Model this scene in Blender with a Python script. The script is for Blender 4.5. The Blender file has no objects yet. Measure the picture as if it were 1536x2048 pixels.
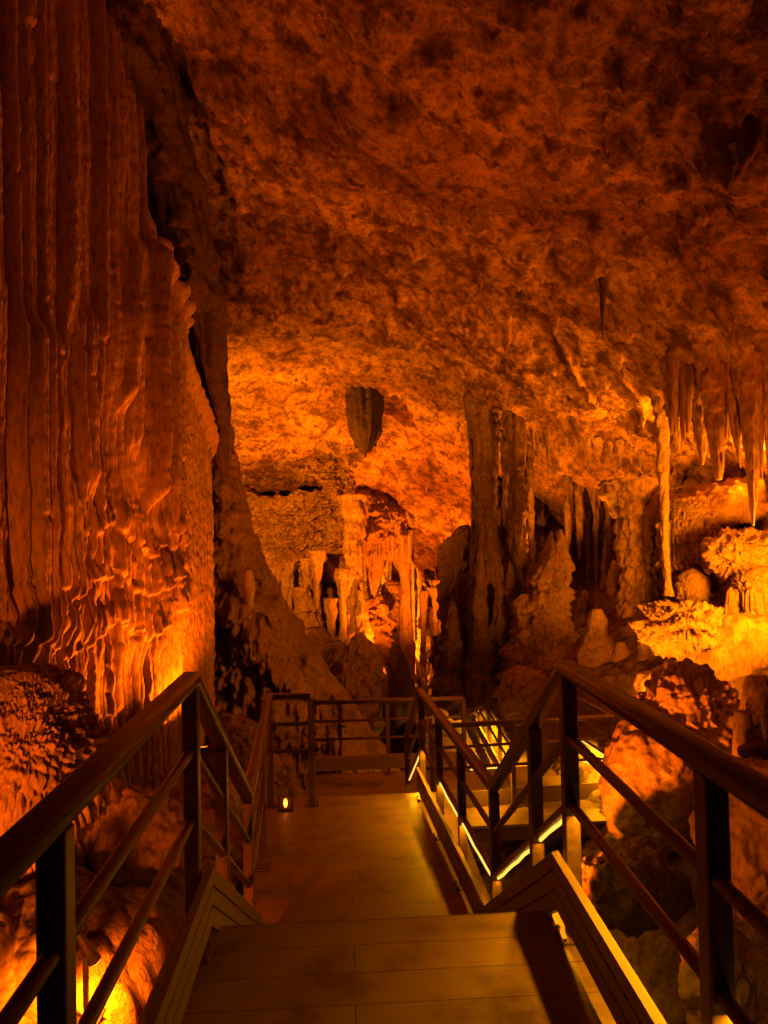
import bpy, bmesh, math, random
import numpy as np
from mathutils import Vector, Matrix

random.seed(7)
scn = bpy.context.scene
COL = scn.collection
EYE = 1.6                                   # eye height above the near deck (deck top is z = 0)

# ------------------------------------------------------------------ camera
F_PX, W_PX, H_PX = 1540.0, 1536.0, 2048.0
yaw, pitch, roll = math.atan(78 / F_PX), math.atan(41 / F_PX), -0.022
fw = Vector((math.sin(yaw) * math.cos(pitch), math.cos(yaw) * math.cos(pitch), math.sin(pitch)))
r0 = Vector((math.cos(yaw), -math.sin(yaw), 0))
u0 = r0.cross(fw)
cr = r0 * math.cos(roll) + u0 * math.sin(roll)
cu = u0 * math.cos(roll) - r0 * math.sin(roll)
cam_d = bpy.data.cameras.new('camera')
cam = bpy.data.objects.new('camera', cam_d)
COL.objects.link(cam)
m = Matrix.Identity(4)
for i in range(3):
    m[i][0], m[i][1], m[i][2] = cr[i], cu[i], -fw[i]
m[0][3], m[1][3], m[2][3] = 0, 0, EYE
cam.matrix_world = m
cam_d.sensor_fit = 'VERTICAL'
cam_d.sensor_height = 24.0
cam_d.lens = 24.0 * F_PX / H_PX
cam_d.clip_start, cam_d.clip_end = 0.02, 300
scn.camera = cam

def at(px, py, Y):
    """world point on the sight line of photo pixel (px, py) at distance Y along the path"""
    d = fw * F_PX + cr * (px - W_PX / 2) - cu * (py - H_PX / 2)
    k = Y / d.y
    return Vector((d.x * k, Y, EYE + d.z * k))

# ------------------------------------------------------------------ noise
def _tab(seed):
    r = np.random.RandomState(seed)
    p = r.permutation(256).astype(np.int32)
    g = r.normal(size=(256, 3)).astype(np.float32)
    g /= np.linalg.norm(g, axis=1, keepdims=True)
    return np.concatenate([p, p, p]), g
_T = {}
def noise(x, y, z, seed=0):
    if seed not in _T: _T[seed] = _tab(seed)
    P, G = _T[seed]
    x, y, z = np.broadcast_arrays(np.asarray(x, np.float32), np.asarray(y, np.float32), np.asarray(z, np.float32))
    xi, yi, zi = np.floor(x), np.floor(y), np.floor(z)
    fx, fy, fz = x - xi, y - yi, z - zi
    xi, yi, zi = xi.astype(np.int32) & 255, yi.astype(np.int32) & 255, zi.astype(np.int32) & 255
    u, v, w = (t * t * t * (t * (t * 6 - 15) + 10) for t in (fx, fy, fz))
    def c(dx, dy, dz):
        h = P[P[P[xi + dx] + yi + dy] + zi + dz] & 255
        g = G[h]
        return g[..., 0] * (fx - dx) + g[..., 1] * (fy - dy) + g[..., 2] * (fz - dz)
    a = c(0,0,0) + u * (c(1,0,0) - c(0,0,0)); b = c(0,1,0) + u * (c(1,1,0) - c(0,1,0))
    d = c(0,0,1) + u * (c(1,0,1) - c(0,0,1)); e = c(0,1,1) + u * (c(1,1,1) - c(0,1,1))
    a = a + v * (b - a); d = d + v * (e - d)
    return (a + w * (d - a)) * 1.5
def fbm(x, y, z, octv=4, seed=0, gain=0.5, mode=''):
    s, amp, f = 0, 1.0, 1.0
    for o in range(octv):
        n = noise(x * f + 13.7 * o, y * f + 5.1 * o, z * f - 9.2 * o, seed + o % 3)
        if mode == 'billow': n = np.abs(n) * 2 - 0.45
        if mode == 'ridge': n = 0.5 - np.abs(n) * 2
        s = s + amp * n; amp *= gain; f *= 2.03
    return s
def sst(a, b, x):
    t = np.clip((x - a) / (b - a), 0, 1)
    return t * t * (3 - 2 * t)
def bump(x, c, w):
    return np.exp(-((x - c) / w) ** 2)

class Flutes:
    """rounded vertical ribs of random widths, cut into lengths by joints"""
    def __init__(s, lo, hi, wmin, wmax, seed, lmin=.7, lmax=2.2, zlo=-4, zhi=6):
        r = np.random.RandomState(seed)
        e = [lo]
        while e[-1] < hi: e.append(e[-1] + r.uniform(wmin, wmax) * r.uniform(.6, 1.4))
        s.e = np.array(e); n = len(e) - 1
        s.amp = r.uniform(.35, 1.0, n + 2)
        s.off = r.uniform(-.5, .5, n + 2)
        s.ph = r.uniform(0, 10, n + 2)
        s.len = r.uniform(lmin, lmax, n + 2)
        s.n = n
    def __call__(s, u, z, joint=.05):
        i = np.clip(np.searchsorted(s.e, u) - 1, 0, s.n - 1)
        t = (u - s.e[i]) / (s.e[i + 1] - s.e[i]) * 2 - 1
        t = np.clip(t, -1, 1)
        prof = np.sqrt(1 - (.6 * t * t + .4 * t ** 4) * .985)
        k = z / s.len[i] + s.ph[i]
        fr = k - np.floor(k)
        dz = np.minimum(fr, 1 - fr) * s.len[i]
        j = sst(0, joint, dz)
        seg = (np.floor(k) * 0.731 + s.ph[i] * 1.37) % 1.0
        return (prof * s.amp[i] + s.off[i] * (.5 + .5 * prof) * .7 + (seg - .5) * .14) * (.90 + .10 * j)

def fringe(a, z, H, seed=0, wv=.25, teeth=.07, tf=14.0):
    """stepped rimstone tiers: each tier swells downwards and ends in a toothed lip"""
    ph = (z + wv * noise(a * .8, z * .35, seed * 1.7, seed) * 2 + teeth * np.abs(noise(a * tf, z * 1.2, 3.3, seed + 1)) * 2
          + .05 * noise(a * 4.5, z, 1.1, seed)) / H
    fr = ph - np.floor(ph)
    return np.power(np.clip(1 - fr, 0, 1), .75) * sst(0, .07, fr)

# ------------------------------------------------------------------ materials
def mat(name):
    mm = bpy.data.materials.new(name); mm.use_nodes = True
    nt = mm.node_tree; nt.nodes.clear()
    out = nt.nodes.new('ShaderNodeOutputMaterial'); b = nt.nodes.new('ShaderNodeBsdfPrincipled')
    nt.links.new(b.outputs[0], out.inputs[0])
    return mm, nt, b
def nd(nt, t, **kw):
    n = nt.nodes.new(t)
    for k, v in kw.items():
        if k in n.inputs.keys(): n.inputs[k].default_value = v
        else: setattr(n, k, v)
    return n
def ramp(nt, src, stops):
    r = nt.nodes.new('ShaderNodeValToRGB'); e = r.color_ramp.elements
    while len(e) < len(stops): e.new(.5)
    for el, (p, c) in zip(e, stops): el.position = p; el.color = (*c, 1) if len(c) == 3 else c
    nt.links.new(src, r.inputs[0]); return r
def mix(nt, fac, a, b, mode='MIX'):
    n = nt.nodes.new('ShaderNodeMix'); n.data_type = 'RGBA'; n.blend_type = mode
    for s, v in ((0, fac), (6, a), (7, b)):
        if hasattr(v, 'is_linked') or isinstance(v, bpy.types.NodeSocket): nt.links.new(v, n.inputs[s])
        else: n.inputs[s].default_value = v if s == 0 else (*v, 1)
    return n.outputs[2]

def rock(name, light, mid, dark, spot=.5, spot_scale=2.2, rough=.72, bumpk=.5, zs=1.0, fine=26, blot=(.30, .46), pit=.35, crack=False):
    mm, nt, b = mat(name)
    tc = nd(nt, 'ShaderNodeTexCoord')
    mp = nd(nt, 'ShaderNodeMapping'); mp.inputs['Scale'].default_value = (1, 1, zs)
    nt.links.new(tc.outputs['Object'], mp.inputs[0])
    L = nt.links.new
    n1 = nd(nt, 'ShaderNodeTexNoise', Scale=.9, Detail=6.0, Roughness=.6); L(mp.outputs[0], n1.inputs['Vector'])
    n2 = nd(nt, 'ShaderNodeTexNoise', Scale=spot_scale, Detail=7.0, Roughness=.66, Distortion=.05); L(mp.outputs[0], n2.inputs['Vector'])
    n3 = nd(nt, 'ShaderNodeTexNoise', Scale=fine, Detail=5.0, Roughness=.65); L(mp.outputs[0], n3.inputs['Vector'])
    base = ramp(nt, n1.outputs[0], [(.34, mid), (.62, light)]).outputs[0]
    bl = ramp(nt, n2.outputs[0], [(blot[0], (1, 1, 1)), (blot[1], (0, 0, 0))])
    ml = nd(nt, 'ShaderNodeMath', operation='MULTIPLY'); L(bl.outputs[0], ml.inputs[0]); ml.inputs[1].default_value = spot
    c = mix(nt, ml.outputs[0], base, dark)
    sp = ramp(nt, n3.outputs[0], [(.32, (.28, .24, .22)), (.48, (.95, .95, .95)), (.72, (1.3, 1.3, 1.3))])
    c = mix(nt, .8, c, sp.outputs[0], 'MULTIPLY')
    n4 = nd(nt, 'ShaderNodeTexNoise', Scale=fine * .45, Detail=4.0, Roughness=.6, Distortion=0.0); L(mp.outputs[0], n4.inputs['Vector'])
    pr = ramp(nt, n4.outputs[0], [(.35, (1, 1, 1)), (.44, (0, 0, 0))])
    m4 = nd(nt, 'ShaderNodeMath', operation='MULTIPLY'); L(pr.outputs[0], m4.inputs[0]); m4.inputs[1].default_value = pit
    c = mix(nt, m4.outputs[0], c, dark)
    if crack:
        n5 = nd(nt, 'ShaderNodeTexNoise', Scale=.33, Detail=3.0, Roughness=.55); L(mp.outputs[0], n5.inputs['Vector'])
        c = mix(nt, 1.0, c, ramp(nt, n5.outputs[0], [(.38, (.55, .47, .42)), (.5, (1, 1, 1)), (.62, (1.3, 1.3, 1.3))]).outputs[0], 'MULTIPLY')
        off = nd(nt, 'ShaderNodeVectorMath', operation='MULTIPLY_ADD'); L(n2.outputs['Color'], off.inputs[0]); off.inputs[1].default_value = (.5, .5, .5); L(mp.outputs[0], off.inputs[2])
        n6 = nd(nt, 'ShaderNodeTexNoise', Scale=24, Detail=3.0, Roughness=.6); L(mp.outputs[0], n6.inputs['Vector'])
        c = mix(nt, .65, c, ramp(nt, n6.outputs[0], [(.34, (.35, .31, .28)), (.47, (.95, .95, .95)), (.68, (1.25, 1.25, 1.25))]).outputs[0], 'MULTIPLY')
        o2 = nd(nt, 'ShaderNodeVectorMath', operation='MULTIPLY_ADD'); L(n3.outputs['Color'], o2.inputs[0]); o2.inputs[1].default_value = (.22, .22, .22); L(mp.outputs[0], o2.inputs[2])
        vp = nd(nt, 'ShaderNodeTexVoronoi', Scale=4.2); L(o2.outputs[0], vp.inputs['Vector'])
        c = mix(nt, ramp(nt, vp.outputs['Distance'], [(.13, (.85, .85, .85)), (.24, (0, 0, 0))]).outputs[0], c, dark)
        vc = nd(nt, 'ShaderNodeTexVoronoi', Scale=.75, feature='DISTANCE_TO_EDGE'); L(off.outputs[0], vc.inputs['Vector'])
        cr_ = ramp(nt, vc.outputs['Distance'], [(.0, (1, 1, 1)), (.022, (0, 0, 0))])
        mc = nd(nt, 'ShaderNodeMath', operation='MULTIPLY'); L(cr_.outputs[0], mc.inputs[0]); L(n1.outputs[0], mc.inputs[1])
        c = mix(nt, mc.outputs[0], c, dark)
    L(c, b.inputs['Base Color'])
    b.inputs['Roughness'].default_value = rough
    b.inputs['Specular IOR Level'].default_value = .35
    v = nd(nt, 'ShaderNodeTexVoronoi', Scale=fine * .55); L(mp.outputs[0], v.inputs['Vector'])
    ad = nd(nt, 'ShaderNodeMath', operation='MULTIPLY_ADD'); L(v.outputs['Distance'], ad.inputs[0]); ad.inputs[1].default_value = .35; L(n3.outputs[0], ad.inputs[2])
    bp = nd(nt, 'ShaderNodeBump', Strength=bumpk, Distance=.03); L(ad.outputs[0], bp.inputs['Height'])
    bp2 = nd(nt, 'ShaderNodeBump', Strength=bumpk * .7, Distance=.12); L(n2.outputs[0], bp2.inputs['Height']); L(bp.outputs[0], bp2.inputs['Normal'])
    L(bp2.outputs[0], b.inputs['Normal'])
    return mm
M = {}
M['wall'] = rock('flowstone', (.48, .34, .24), (.32, .205, .13), (.10, .05, .03), spot=.35, zs=.28, fine=30, rough=.55, bumpk=.28, pit=.2)
M['ceil'] = rock('ceiling_rock', (.46, .32, .21), (.29, .18, .11), (.08, .038, .025), spot=.85, spot_scale=2.4, fine=7, bumpk=.8, rough=.85, blot=(.38, .52), pit=.8, crack=True)
M['far'] = rock('weathered_limestone', (.44, .33, .23), (.29, .20, .13), (.11, .07, .04), spot=.5, spot_scale=3, fine=14, bumpk=.6)
M['pale'] = rock('pale_calcite', (.58, .46, .40), (.46, .34, .27), (.16, .10, .07), spot=.45, spot_scale=3.2, fine=24, bumpk=.4, rough=.6)
M['dark'] = rock('dark_rock', (.19, .13, .09), (.11, .07, .05), (.04, .025, .02), spot=.6, fine=16, bumpk=.6)  # darker brown tone for the column cluster, recess wall and bulges
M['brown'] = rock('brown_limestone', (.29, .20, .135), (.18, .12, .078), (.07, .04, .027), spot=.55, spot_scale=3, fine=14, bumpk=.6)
M['unlit_tone'] = rock('unlit_toned_rock', (.055, .034, .022), (.03, .018, .012), (.012, .008, .006), spot=.5, fine=16, bumpk=.6)  # near-black colour stands in for the hanging block being unlit
M['shaded_lip'] = rock('shade_toned_overhang_rock', (.10, .064, .043), (.06, .037, .025), (.025, .016, .011), spot=.5, fine=18, bumpk=.6)  # shade of the hollow above the curtain, put into the lip's colour
M['ground'] = rock('cave_floor_rock', (.28, .20, .14), (.16, .11, .075), (.06, .04, .03), spot=.6, fine=14, bumpk=.8, rough=.85)

def simple(name, col, rough, metal=0, var=.25, scale=30, bumpk=.05, stretch=(1, 1, 1), spec=.5):
    mm, nt, b = mat(name); L = nt.links.new
    tc = nd(nt, 'ShaderNodeTexCoord'); mp = nd(nt, 'ShaderNodeMapping'); mp.inputs['Scale'].default_value = stretch
    L(tc.outputs['Object'], mp.inputs[0])
    n = nd(nt, 'ShaderNodeTexNoise', Scale=scale, Detail=4.0); L(mp.outputs[0], n.inputs['Vector'])
    lo = tuple(c * (1 - var) for c in col); hi = tuple(min(1, c * (1 + var)) for c in col)
    L(ramp(nt, n.outputs[0], [(.3, lo), (.7, hi)]).outputs[0], b.inputs['Base Color'])
    rr = ramp(nt, n.outputs[0], [(.3, (rough * .8,) * 3), (.7, (min(1, rough * 1.25),) * 3)]); L(rr.outputs[0], b.inputs['Roughness'])
    b.inputs['Metallic'].default_value = metal; b.inputs['Specular IOR Level'].default_value = spec
    bp = nd(nt, 'ShaderNodeBump', Strength=bumpk, Distance=.004); L(n.outputs[0], bp.inputs['Height']); L(bp.outputs[0], b.inputs['Normal'])
    return mm
M['rail'] = simple('brown_painted_handrail', (.10, .058, .034), .36, 0, .3, 14, .05, (6, .6, 6))
M['post'] = simple('brown_painted_steel', (.13, .078, .046), .42, .15, .3, 40, .03)
M['toe'] = simple('composite_board', (.19, .125, .08), .5, 0, .2, 12, .1, (3, .5, 3))
M['steel'] = simple('dark_lamp_metal', (.05, .04, .035), .45, .6, .2, 40)

def deck_mat():
    mm, nt, b = mat('composite_deck_boards'); L = nt.links.new
    tc = nd(nt, 'ShaderNodeTexCoord')
    br = nt.nodes.new('ShaderNodeTexBrick'); L(tc.outputs['Object'], br.inputs['Vector'])
    br.offset = .37; br.inputs['Scale'].default_value = 1.0
    br.inputs['Mortar Size'].default_value = .003; br.inputs['Mortar Smooth'].default_value = .3
    br.inputs['Brick Width'].default_value = 1.9; br.inputs['Row Height'].default_value = .19
    br.inputs['Color1'].default_value = (.26, .17, .10, 1); br.inputs['Color2'].default_value = (.22, .143, .085, 1)
    br.inputs['Mortar'].default_value = (.075, .05, .032, 1)
    n = nd(nt, 'ShaderNodeTexNoise', Scale=3.0, Detail=6.0, Roughness=.6); L(tc.outputs['Object'], n.inputs['Vector'])
    st = ramp(nt, n.outputs[0], [(.32, (.32, .30, .28)), (.50, (.92, .92, .92)), (.75, (1.2, 1.2, 1.2))])
    mp = nd(nt, 'ShaderNodeMapping'); mp.inputs['Scale'].default_value = (2, 90, 2); L(tc.outputs['Object'], mp.inputs[0])
    g = nd(nt, 'ShaderNodeTexNoise', Scale=1.5, Detail=3.0); L(mp.outputs[0], g.inputs['Vector'])
    gr = ramp(nt, g.outputs[0], [(.3, (.8, .8, .8)), (.7, (1.1, 1.1, 1.1))])
    c = mix(nt, 1.0, br.outputs['Color'], st.outputs[0], 'MULTIPLY'); c = mix(nt, .8, c, gr.outputs[0], 'MULTIPLY')
    L(c, b.inputs['Base Color'])
    rr = ramp(nt, n.outputs[0], [(.3, (.35,) * 3), (.7, (.6,) * 3)]); L(rr.outputs[0], b.inputs['Roughness'])
    bp = nd(nt, 'ShaderNodeBump', Strength=.35, Distance=.004); L(g.outputs[0], bp.inputs['Height'])
    bp2 = nd(nt, 'ShaderNodeBump', Strength=.7, Distance=.006, invert=True); L(br.outputs['Fac'], bp2.inputs['Height']); L(bp.outputs[0], bp2.inputs['Normal'])
    L(bp2.outputs[0], b.inputs['Normal'])
    return mm
M['deck'] = deck_mat()
def emit(name, col, k):
    mm = bpy.data.materials.new(name); mm.use_nodes = True; nt = mm.node_tree; nt.nodes.clear()
    o = nt.nodes.new('ShaderNodeOutputMaterial'); e = nt.nodes.new('ShaderNodeEmission')
    e.inputs[0].default_value = (*col, 1); e.inputs[1].default_value = k; nt.links.new(e.outputs[0], o.inputs[0]); return mm
M['led'] = emit('led_strip_light', (1.0, .48, .06), 1.9)
M['led_far'] = emit('far_led_strip_light', (1.0, .48, .06), 1.9)
M['bulb'] = emit('lit_lamp_glass', (1.0, .22, .02), 6)

# ------------------------------------------------------------------ object helpers
def link(name, me, mt, parent=None, smooth=True):
    o = bpy.data.objects.new(name, me); COL.objects.link(o)
    if mt: me.materials.append(M[mt])
    if smooth: me.polygons.foreach_set('use_smooth', np.ones(len(me.polygons), bool))
    if parent: o.parent = parent
    return o
def tag(o, label=None, cat=None, group=None, kind=None):
    if label and cat and not kind: kind = 'thing'
    for k, v in (('label', label), ('category', cat), ('group', group), ('kind', kind)):
        if v: o[k] = v
    return o
def thing(name, label, cat, loc=(0, 0, 0), group=None):
    o = bpy.data.objects.new(name, None); COL.objects.link(o); o.location = loc; o.empty_display_size = .1
    return tag(o, label, cat, group)

def grid_mesh(name, V, wrap=False):
    """V: (n, m, 3) array -> mesh; wrap joins the last column to the first"""
    n, mm_, _ = V.shape
    me = bpy.data.meshes.new(name)
    i = np.arange(n - 1)[:, None]; j = np.arange(mm_ if wrap else mm_ - 1)[None, :]
    j2 = (j + 1) % mm_
    q = np.stack([i * mm_ + j, i * mm_ + j2, (i + 1) * mm_ + j2, (i + 1) * mm_ + j], -1).reshape(-1, 4).astype(np.int32)
    me.vertices.add(n * mm_); me.vertices.foreach_set('co', V.reshape(-1).astype(np.float32))
    me.loops.add(q.size); me.loops.foreach_set('vertex_index', q.reshape(-1))
    me.polygons.add(len(q)); me.polygons.foreach_set('loop_start', (np.arange(len(q)) * 4).astype(np.int32))
    me.polygons.foreach_set('loop_total', np.full(len(q), 4, np.int32))
    me.update(calc_edges=True)
    return me
def normals(V, wrap=False):
    if wrap:
        a = np.roll(V, -1, 1) - np.roll(V, 1, 1)
    else:
        a = np.gradient(V, axis=1)
    b = np.gradient(V, axis=0)
    nn = np.cross(a, b); l = np.linalg.norm(nn, axis=2, keepdims=True)
    return nn / np.maximum(l, 1e-9)

def lathe(name, mt, pts, radii, parent=None, sides=40, rows=80, lump=.12, lf=2.2, flute=.06, ff=7, fine=.03, squash=1.0, seed=0, tier=0, tierH=.25, ang=0):
    """column / stalagmite / stalactite: spine points (bottom to top) with radii, wrapped in displaced rings"""
    pts = np.array([list(p) for p in pts], float); radii = np.array(radii, float)
    k = np.concatenate([[0], np.cumsum(np.linalg.norm(np.diff(pts, axis=0), axis=1))]); k /= k[-1]
    t = np.linspace(0, 1, rows)
    sm = lambda f: np.interp(t, k, f)
    R = sm(radii); R = np.convolve(np.pad(R, 3, 'edge'), np.ones(7) / 7, 'valid') if rows > 20 else R
    R[0] = radii[0]; R[-1] = radii[-1]
    C = np.stack([sm(pts[:, q]) for q in range(3)], 1)
    a = np.linspace(0, 2 * np.pi, sides, endpoint=False)
    ca, sa = np.cos(a)[None], np.sin(a)[None]
    so = seed * 7.31
    mean = max(radii.mean(), .02)
    zz = C[:, 2][:, None]
    d = lump * fbm(ca * 1.2 + so, sa * 1.2, zz * lf / 1.0, 3, seed % 5) \
        + flute * (np.abs(noise(ca * ff * .5 + so, sa * ff * .5, zz * .35, (seed + 1) % 5)) * 2 - .4) \
        + fine * noise(ca * 6 + so, sa * 6, zz * 9, (seed + 2) % 5)
    if tier: d = d + tier * (fringe(np.arctan2(sa, ca) * 1.0 + 0 * zz, zz + 0 * sa, tierH, seed % 5, .06, .03, 9) - .5)
    rr = R[:, None] * (1 + d)
    wob = lump * .15 * mean
    x0 = C[:, 0] + wob * noise(zz[:, 0] * 2, so, 0, 1) * 2; y0 = C[:, 1] + wob * noise(zz[:, 0] * 2, so, 9, 2) * 2
    X = rr * ca; Yy = rr * sa * squash
    c_, s_ = math.cos(ang), math.sin(ang)
    V = np.stack([x0[:, None] + X * c_ - Yy * s_, y0[:, None] + X * s_ + Yy * c_, zz + 0 * ca], -1)
    # closing rings
    lo = V[0].mean(0)[None, None].repeat(sides, 1); hi = V[-1].mean(0)[None, None].repeat(sides, 1)
    V = np.concatenate([lo, V, hi], 0)
    return link(name, grid_mesh(name, V, True), mt, parent)

def blob(name, mt, c, r, parent=None, n=90, lump=.22, lf=1.6, flute=0, ff=10, tier=0, tierH=.2, fine=.03, pits=0, seed=0, rot=0, power=2.0):
    """boulder or flowstone boss: ellipsoid displaced along its normals"""
    th = np.linspace(.0, np.pi, n)[:, None]; ph = np.linspace(0, 2 * np.pi, int(n * 1.6), endpoint=False)[None]
    sx, sy, sz = np.sin(th) * np.cos(ph), np.sin(th) * np.sin(ph), -np.cos(th) + 0 * ph
    if power != 2.0:
        l = (np.abs(sx) ** power + np.abs(sy) ** power + np.abs(sz) ** power) ** (1 / power); sx, sy, sz = sx / l, sy / l, sz / l
    rx, ry, rz = r; so = seed * 3.77
    wx, wy, wz = sx * rx, sy * ry, sz * rz
    mr = (rx + ry + rz) / 3
    d = lump * fbm(wx * lf + so, wy * lf, wz * lf, 4, seed % 5) * mr
    side = np.clip(1 - np.abs(sz) ** 3, 0, 1)
    if flute: d = d + flute * side * (np.abs(noise(sx * ff + so, sy * ff, wz * .5, 1)) * 2 - .4)
    if tier: d = d + tier * side * (fringe(np.arctan2(sy, sx) * mr, wz, tierH, seed % 5, .1, .05, 9 / max(mr, .3)) - .4)
    if pits: d = d + pits * fbm(wx * 5 + so, wy * 5, wz * 5, 3, 2, mode='billow')
    d = d + fine * noise(wx * 9 + so, wy * 9, wz * 9, 3)
    nx, ny, nz = sx / rx, sy / ry, sz / rz
    l = np.sqrt(nx ** 2 + ny ** 2 + nz ** 2) + 1e-9
    x, y, z = wx + d * nx / l, wy + d * ny / l, wz + d * nz / l
    c_, s_ = math.cos(rot), math.sin(rot)
    V = np.stack([c[0] + x * c_ - y * s_, c[1] + x * s_ + y * c_, c[2] + z], -1)
    return link(name, grid_mesh(name, V, True), mt, parent)

# ------------------------------------------------------------------ the cave: ceiling and ground
def ceil_base(X, Y):
    xr = np.log1p(np.exp(np.clip((X - .4) * 2.2, -30, 30))) / 2.2
    z = EYE + 4.25 - .47 * xr - .0205 * np.clip(Y - 10, 0, None) ** 2 * np.where(Y > 10, 1, 0)
    z = z + 1.5 * sst(.8, -2.4, X) * sst(10.6, 7.6, Y) + .25 * sst(2, -2, X) * bump(Y, 10.6, 1.5)
    z = z - .62 * bump(X, 4.8, 1.5) * sst(13.5, 17, Y)
    return z
def ceil_z(X, Y):
    b = ceil_base(X, Y)
    d = .40 * fbm(X * .28, Y * .28, 1.0, 3, 1) + .11 * fbm(X * .9, Y * .9, b * .9, 3, 2) \
        + .045 * fbm(X * 2.2, Y * 2.2, b * 2.2, 4, 0, .55) + .034 * fbm(X * 8, Y * 8, b * 7, 3, 3, .6)
    p = fbm(X * 1.7 + 4, Y * 1.7, b * 1.7, 3, 4)
    d = d + .10 * sst(.25, .6, p) - .06 * sst(.3, .65, -p)
    nb = noise(X * 4.3, Y * 4.3, 3, 4); nb2 = noise(X * 2.1, Y * 2.1, 8, 2)
    d = d - .9 * np.clip(nb - .50, 0, None) * sst(-.1, .4, nb2) - .5 * np.clip(noise(X * 8.5, Y * 8.5, 1, 0) - .55, 0, None)
    # stepped slabs on the right half
    s = (b + .5 * noise(X * .5, Y * .5, 2, 3)) / .42
    d = d + .13 * sst(1.5, 4, X) * (sst(0, .25, s - np.floor(s)) - .5)
    # the ceiling closes down on the walls
    d = d - 2.4 * sst(6.6, 8.2, X)
    return b + d
nx_, ny_ = 520, 820
X = np.linspace(-4.6, 9.5, nx_)[None, :]; Y = np.concatenate([np.linspace(-2.5, 5, 120), np.linspace(5.02, 30, ny_ - 120)])[:, None]
Zc = ceil_z(X, Y)
o = link('ceiling', grid_mesh('ceiling', np.stack([X + 0 * Y, Y + 0 * X, Zc], -1)), 'ceil')
tag(o, 'rough pitted limestone cave ceiling lit orange from below', 'cave ceiling', kind='structure')

def ground_z(X, Y):
    left = -.34 - .20 * np.clip(Y - 3, 0, 9) + .32 * np.clip(-1.0 - X, 0, 1.5)
    left = left + .28 * bump(Y, 3.9, .7) * bump(X, -1.25, .5)
    mid = -2.5 - .02 * np.clip(Y, 0, 30) - .09 * np.clip(Y - 9, 0, 12)
    right = -2.3 + .62 * np.clip(X - 2.4, 0, None) + .12 * np.clip(Y - 7, 0, 6) * sst(2.5, 4, X)
    z = mid + (left - mid) * sst(-.38, -1.0, X + .12 * noise(Y * 1.3, X, 0, 1))
    z = np.where(X > 1.2, mid + (right - mid) * sst(1.4, 3.2, X), z)
    z = z + 2.5 * sst(6.0, 8.5, X)
    d = .16 * fbm(X * .9, Y * .9, 0, 4, 3) + .05 * fbm(X * 4, Y * 4, 0, 3, 1, .5, 'billow') + .02 * noise(X * 15, Y * 15, 0, 2)
    return z + d
X = np.linspace(-4.6, 9.5, 470)[None, :]; Y = np.linspace(-2.5, 30, 760)[:, None]
o = link('ground', grid_mesh('ground', np.stack([X + 0 * Y, Y + 0 * X, ground_z(X, Y)], -1)), 'ground')
tag(o, 'dark uneven rock floor under the walkway', 'cave floor', kind='structure')

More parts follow.
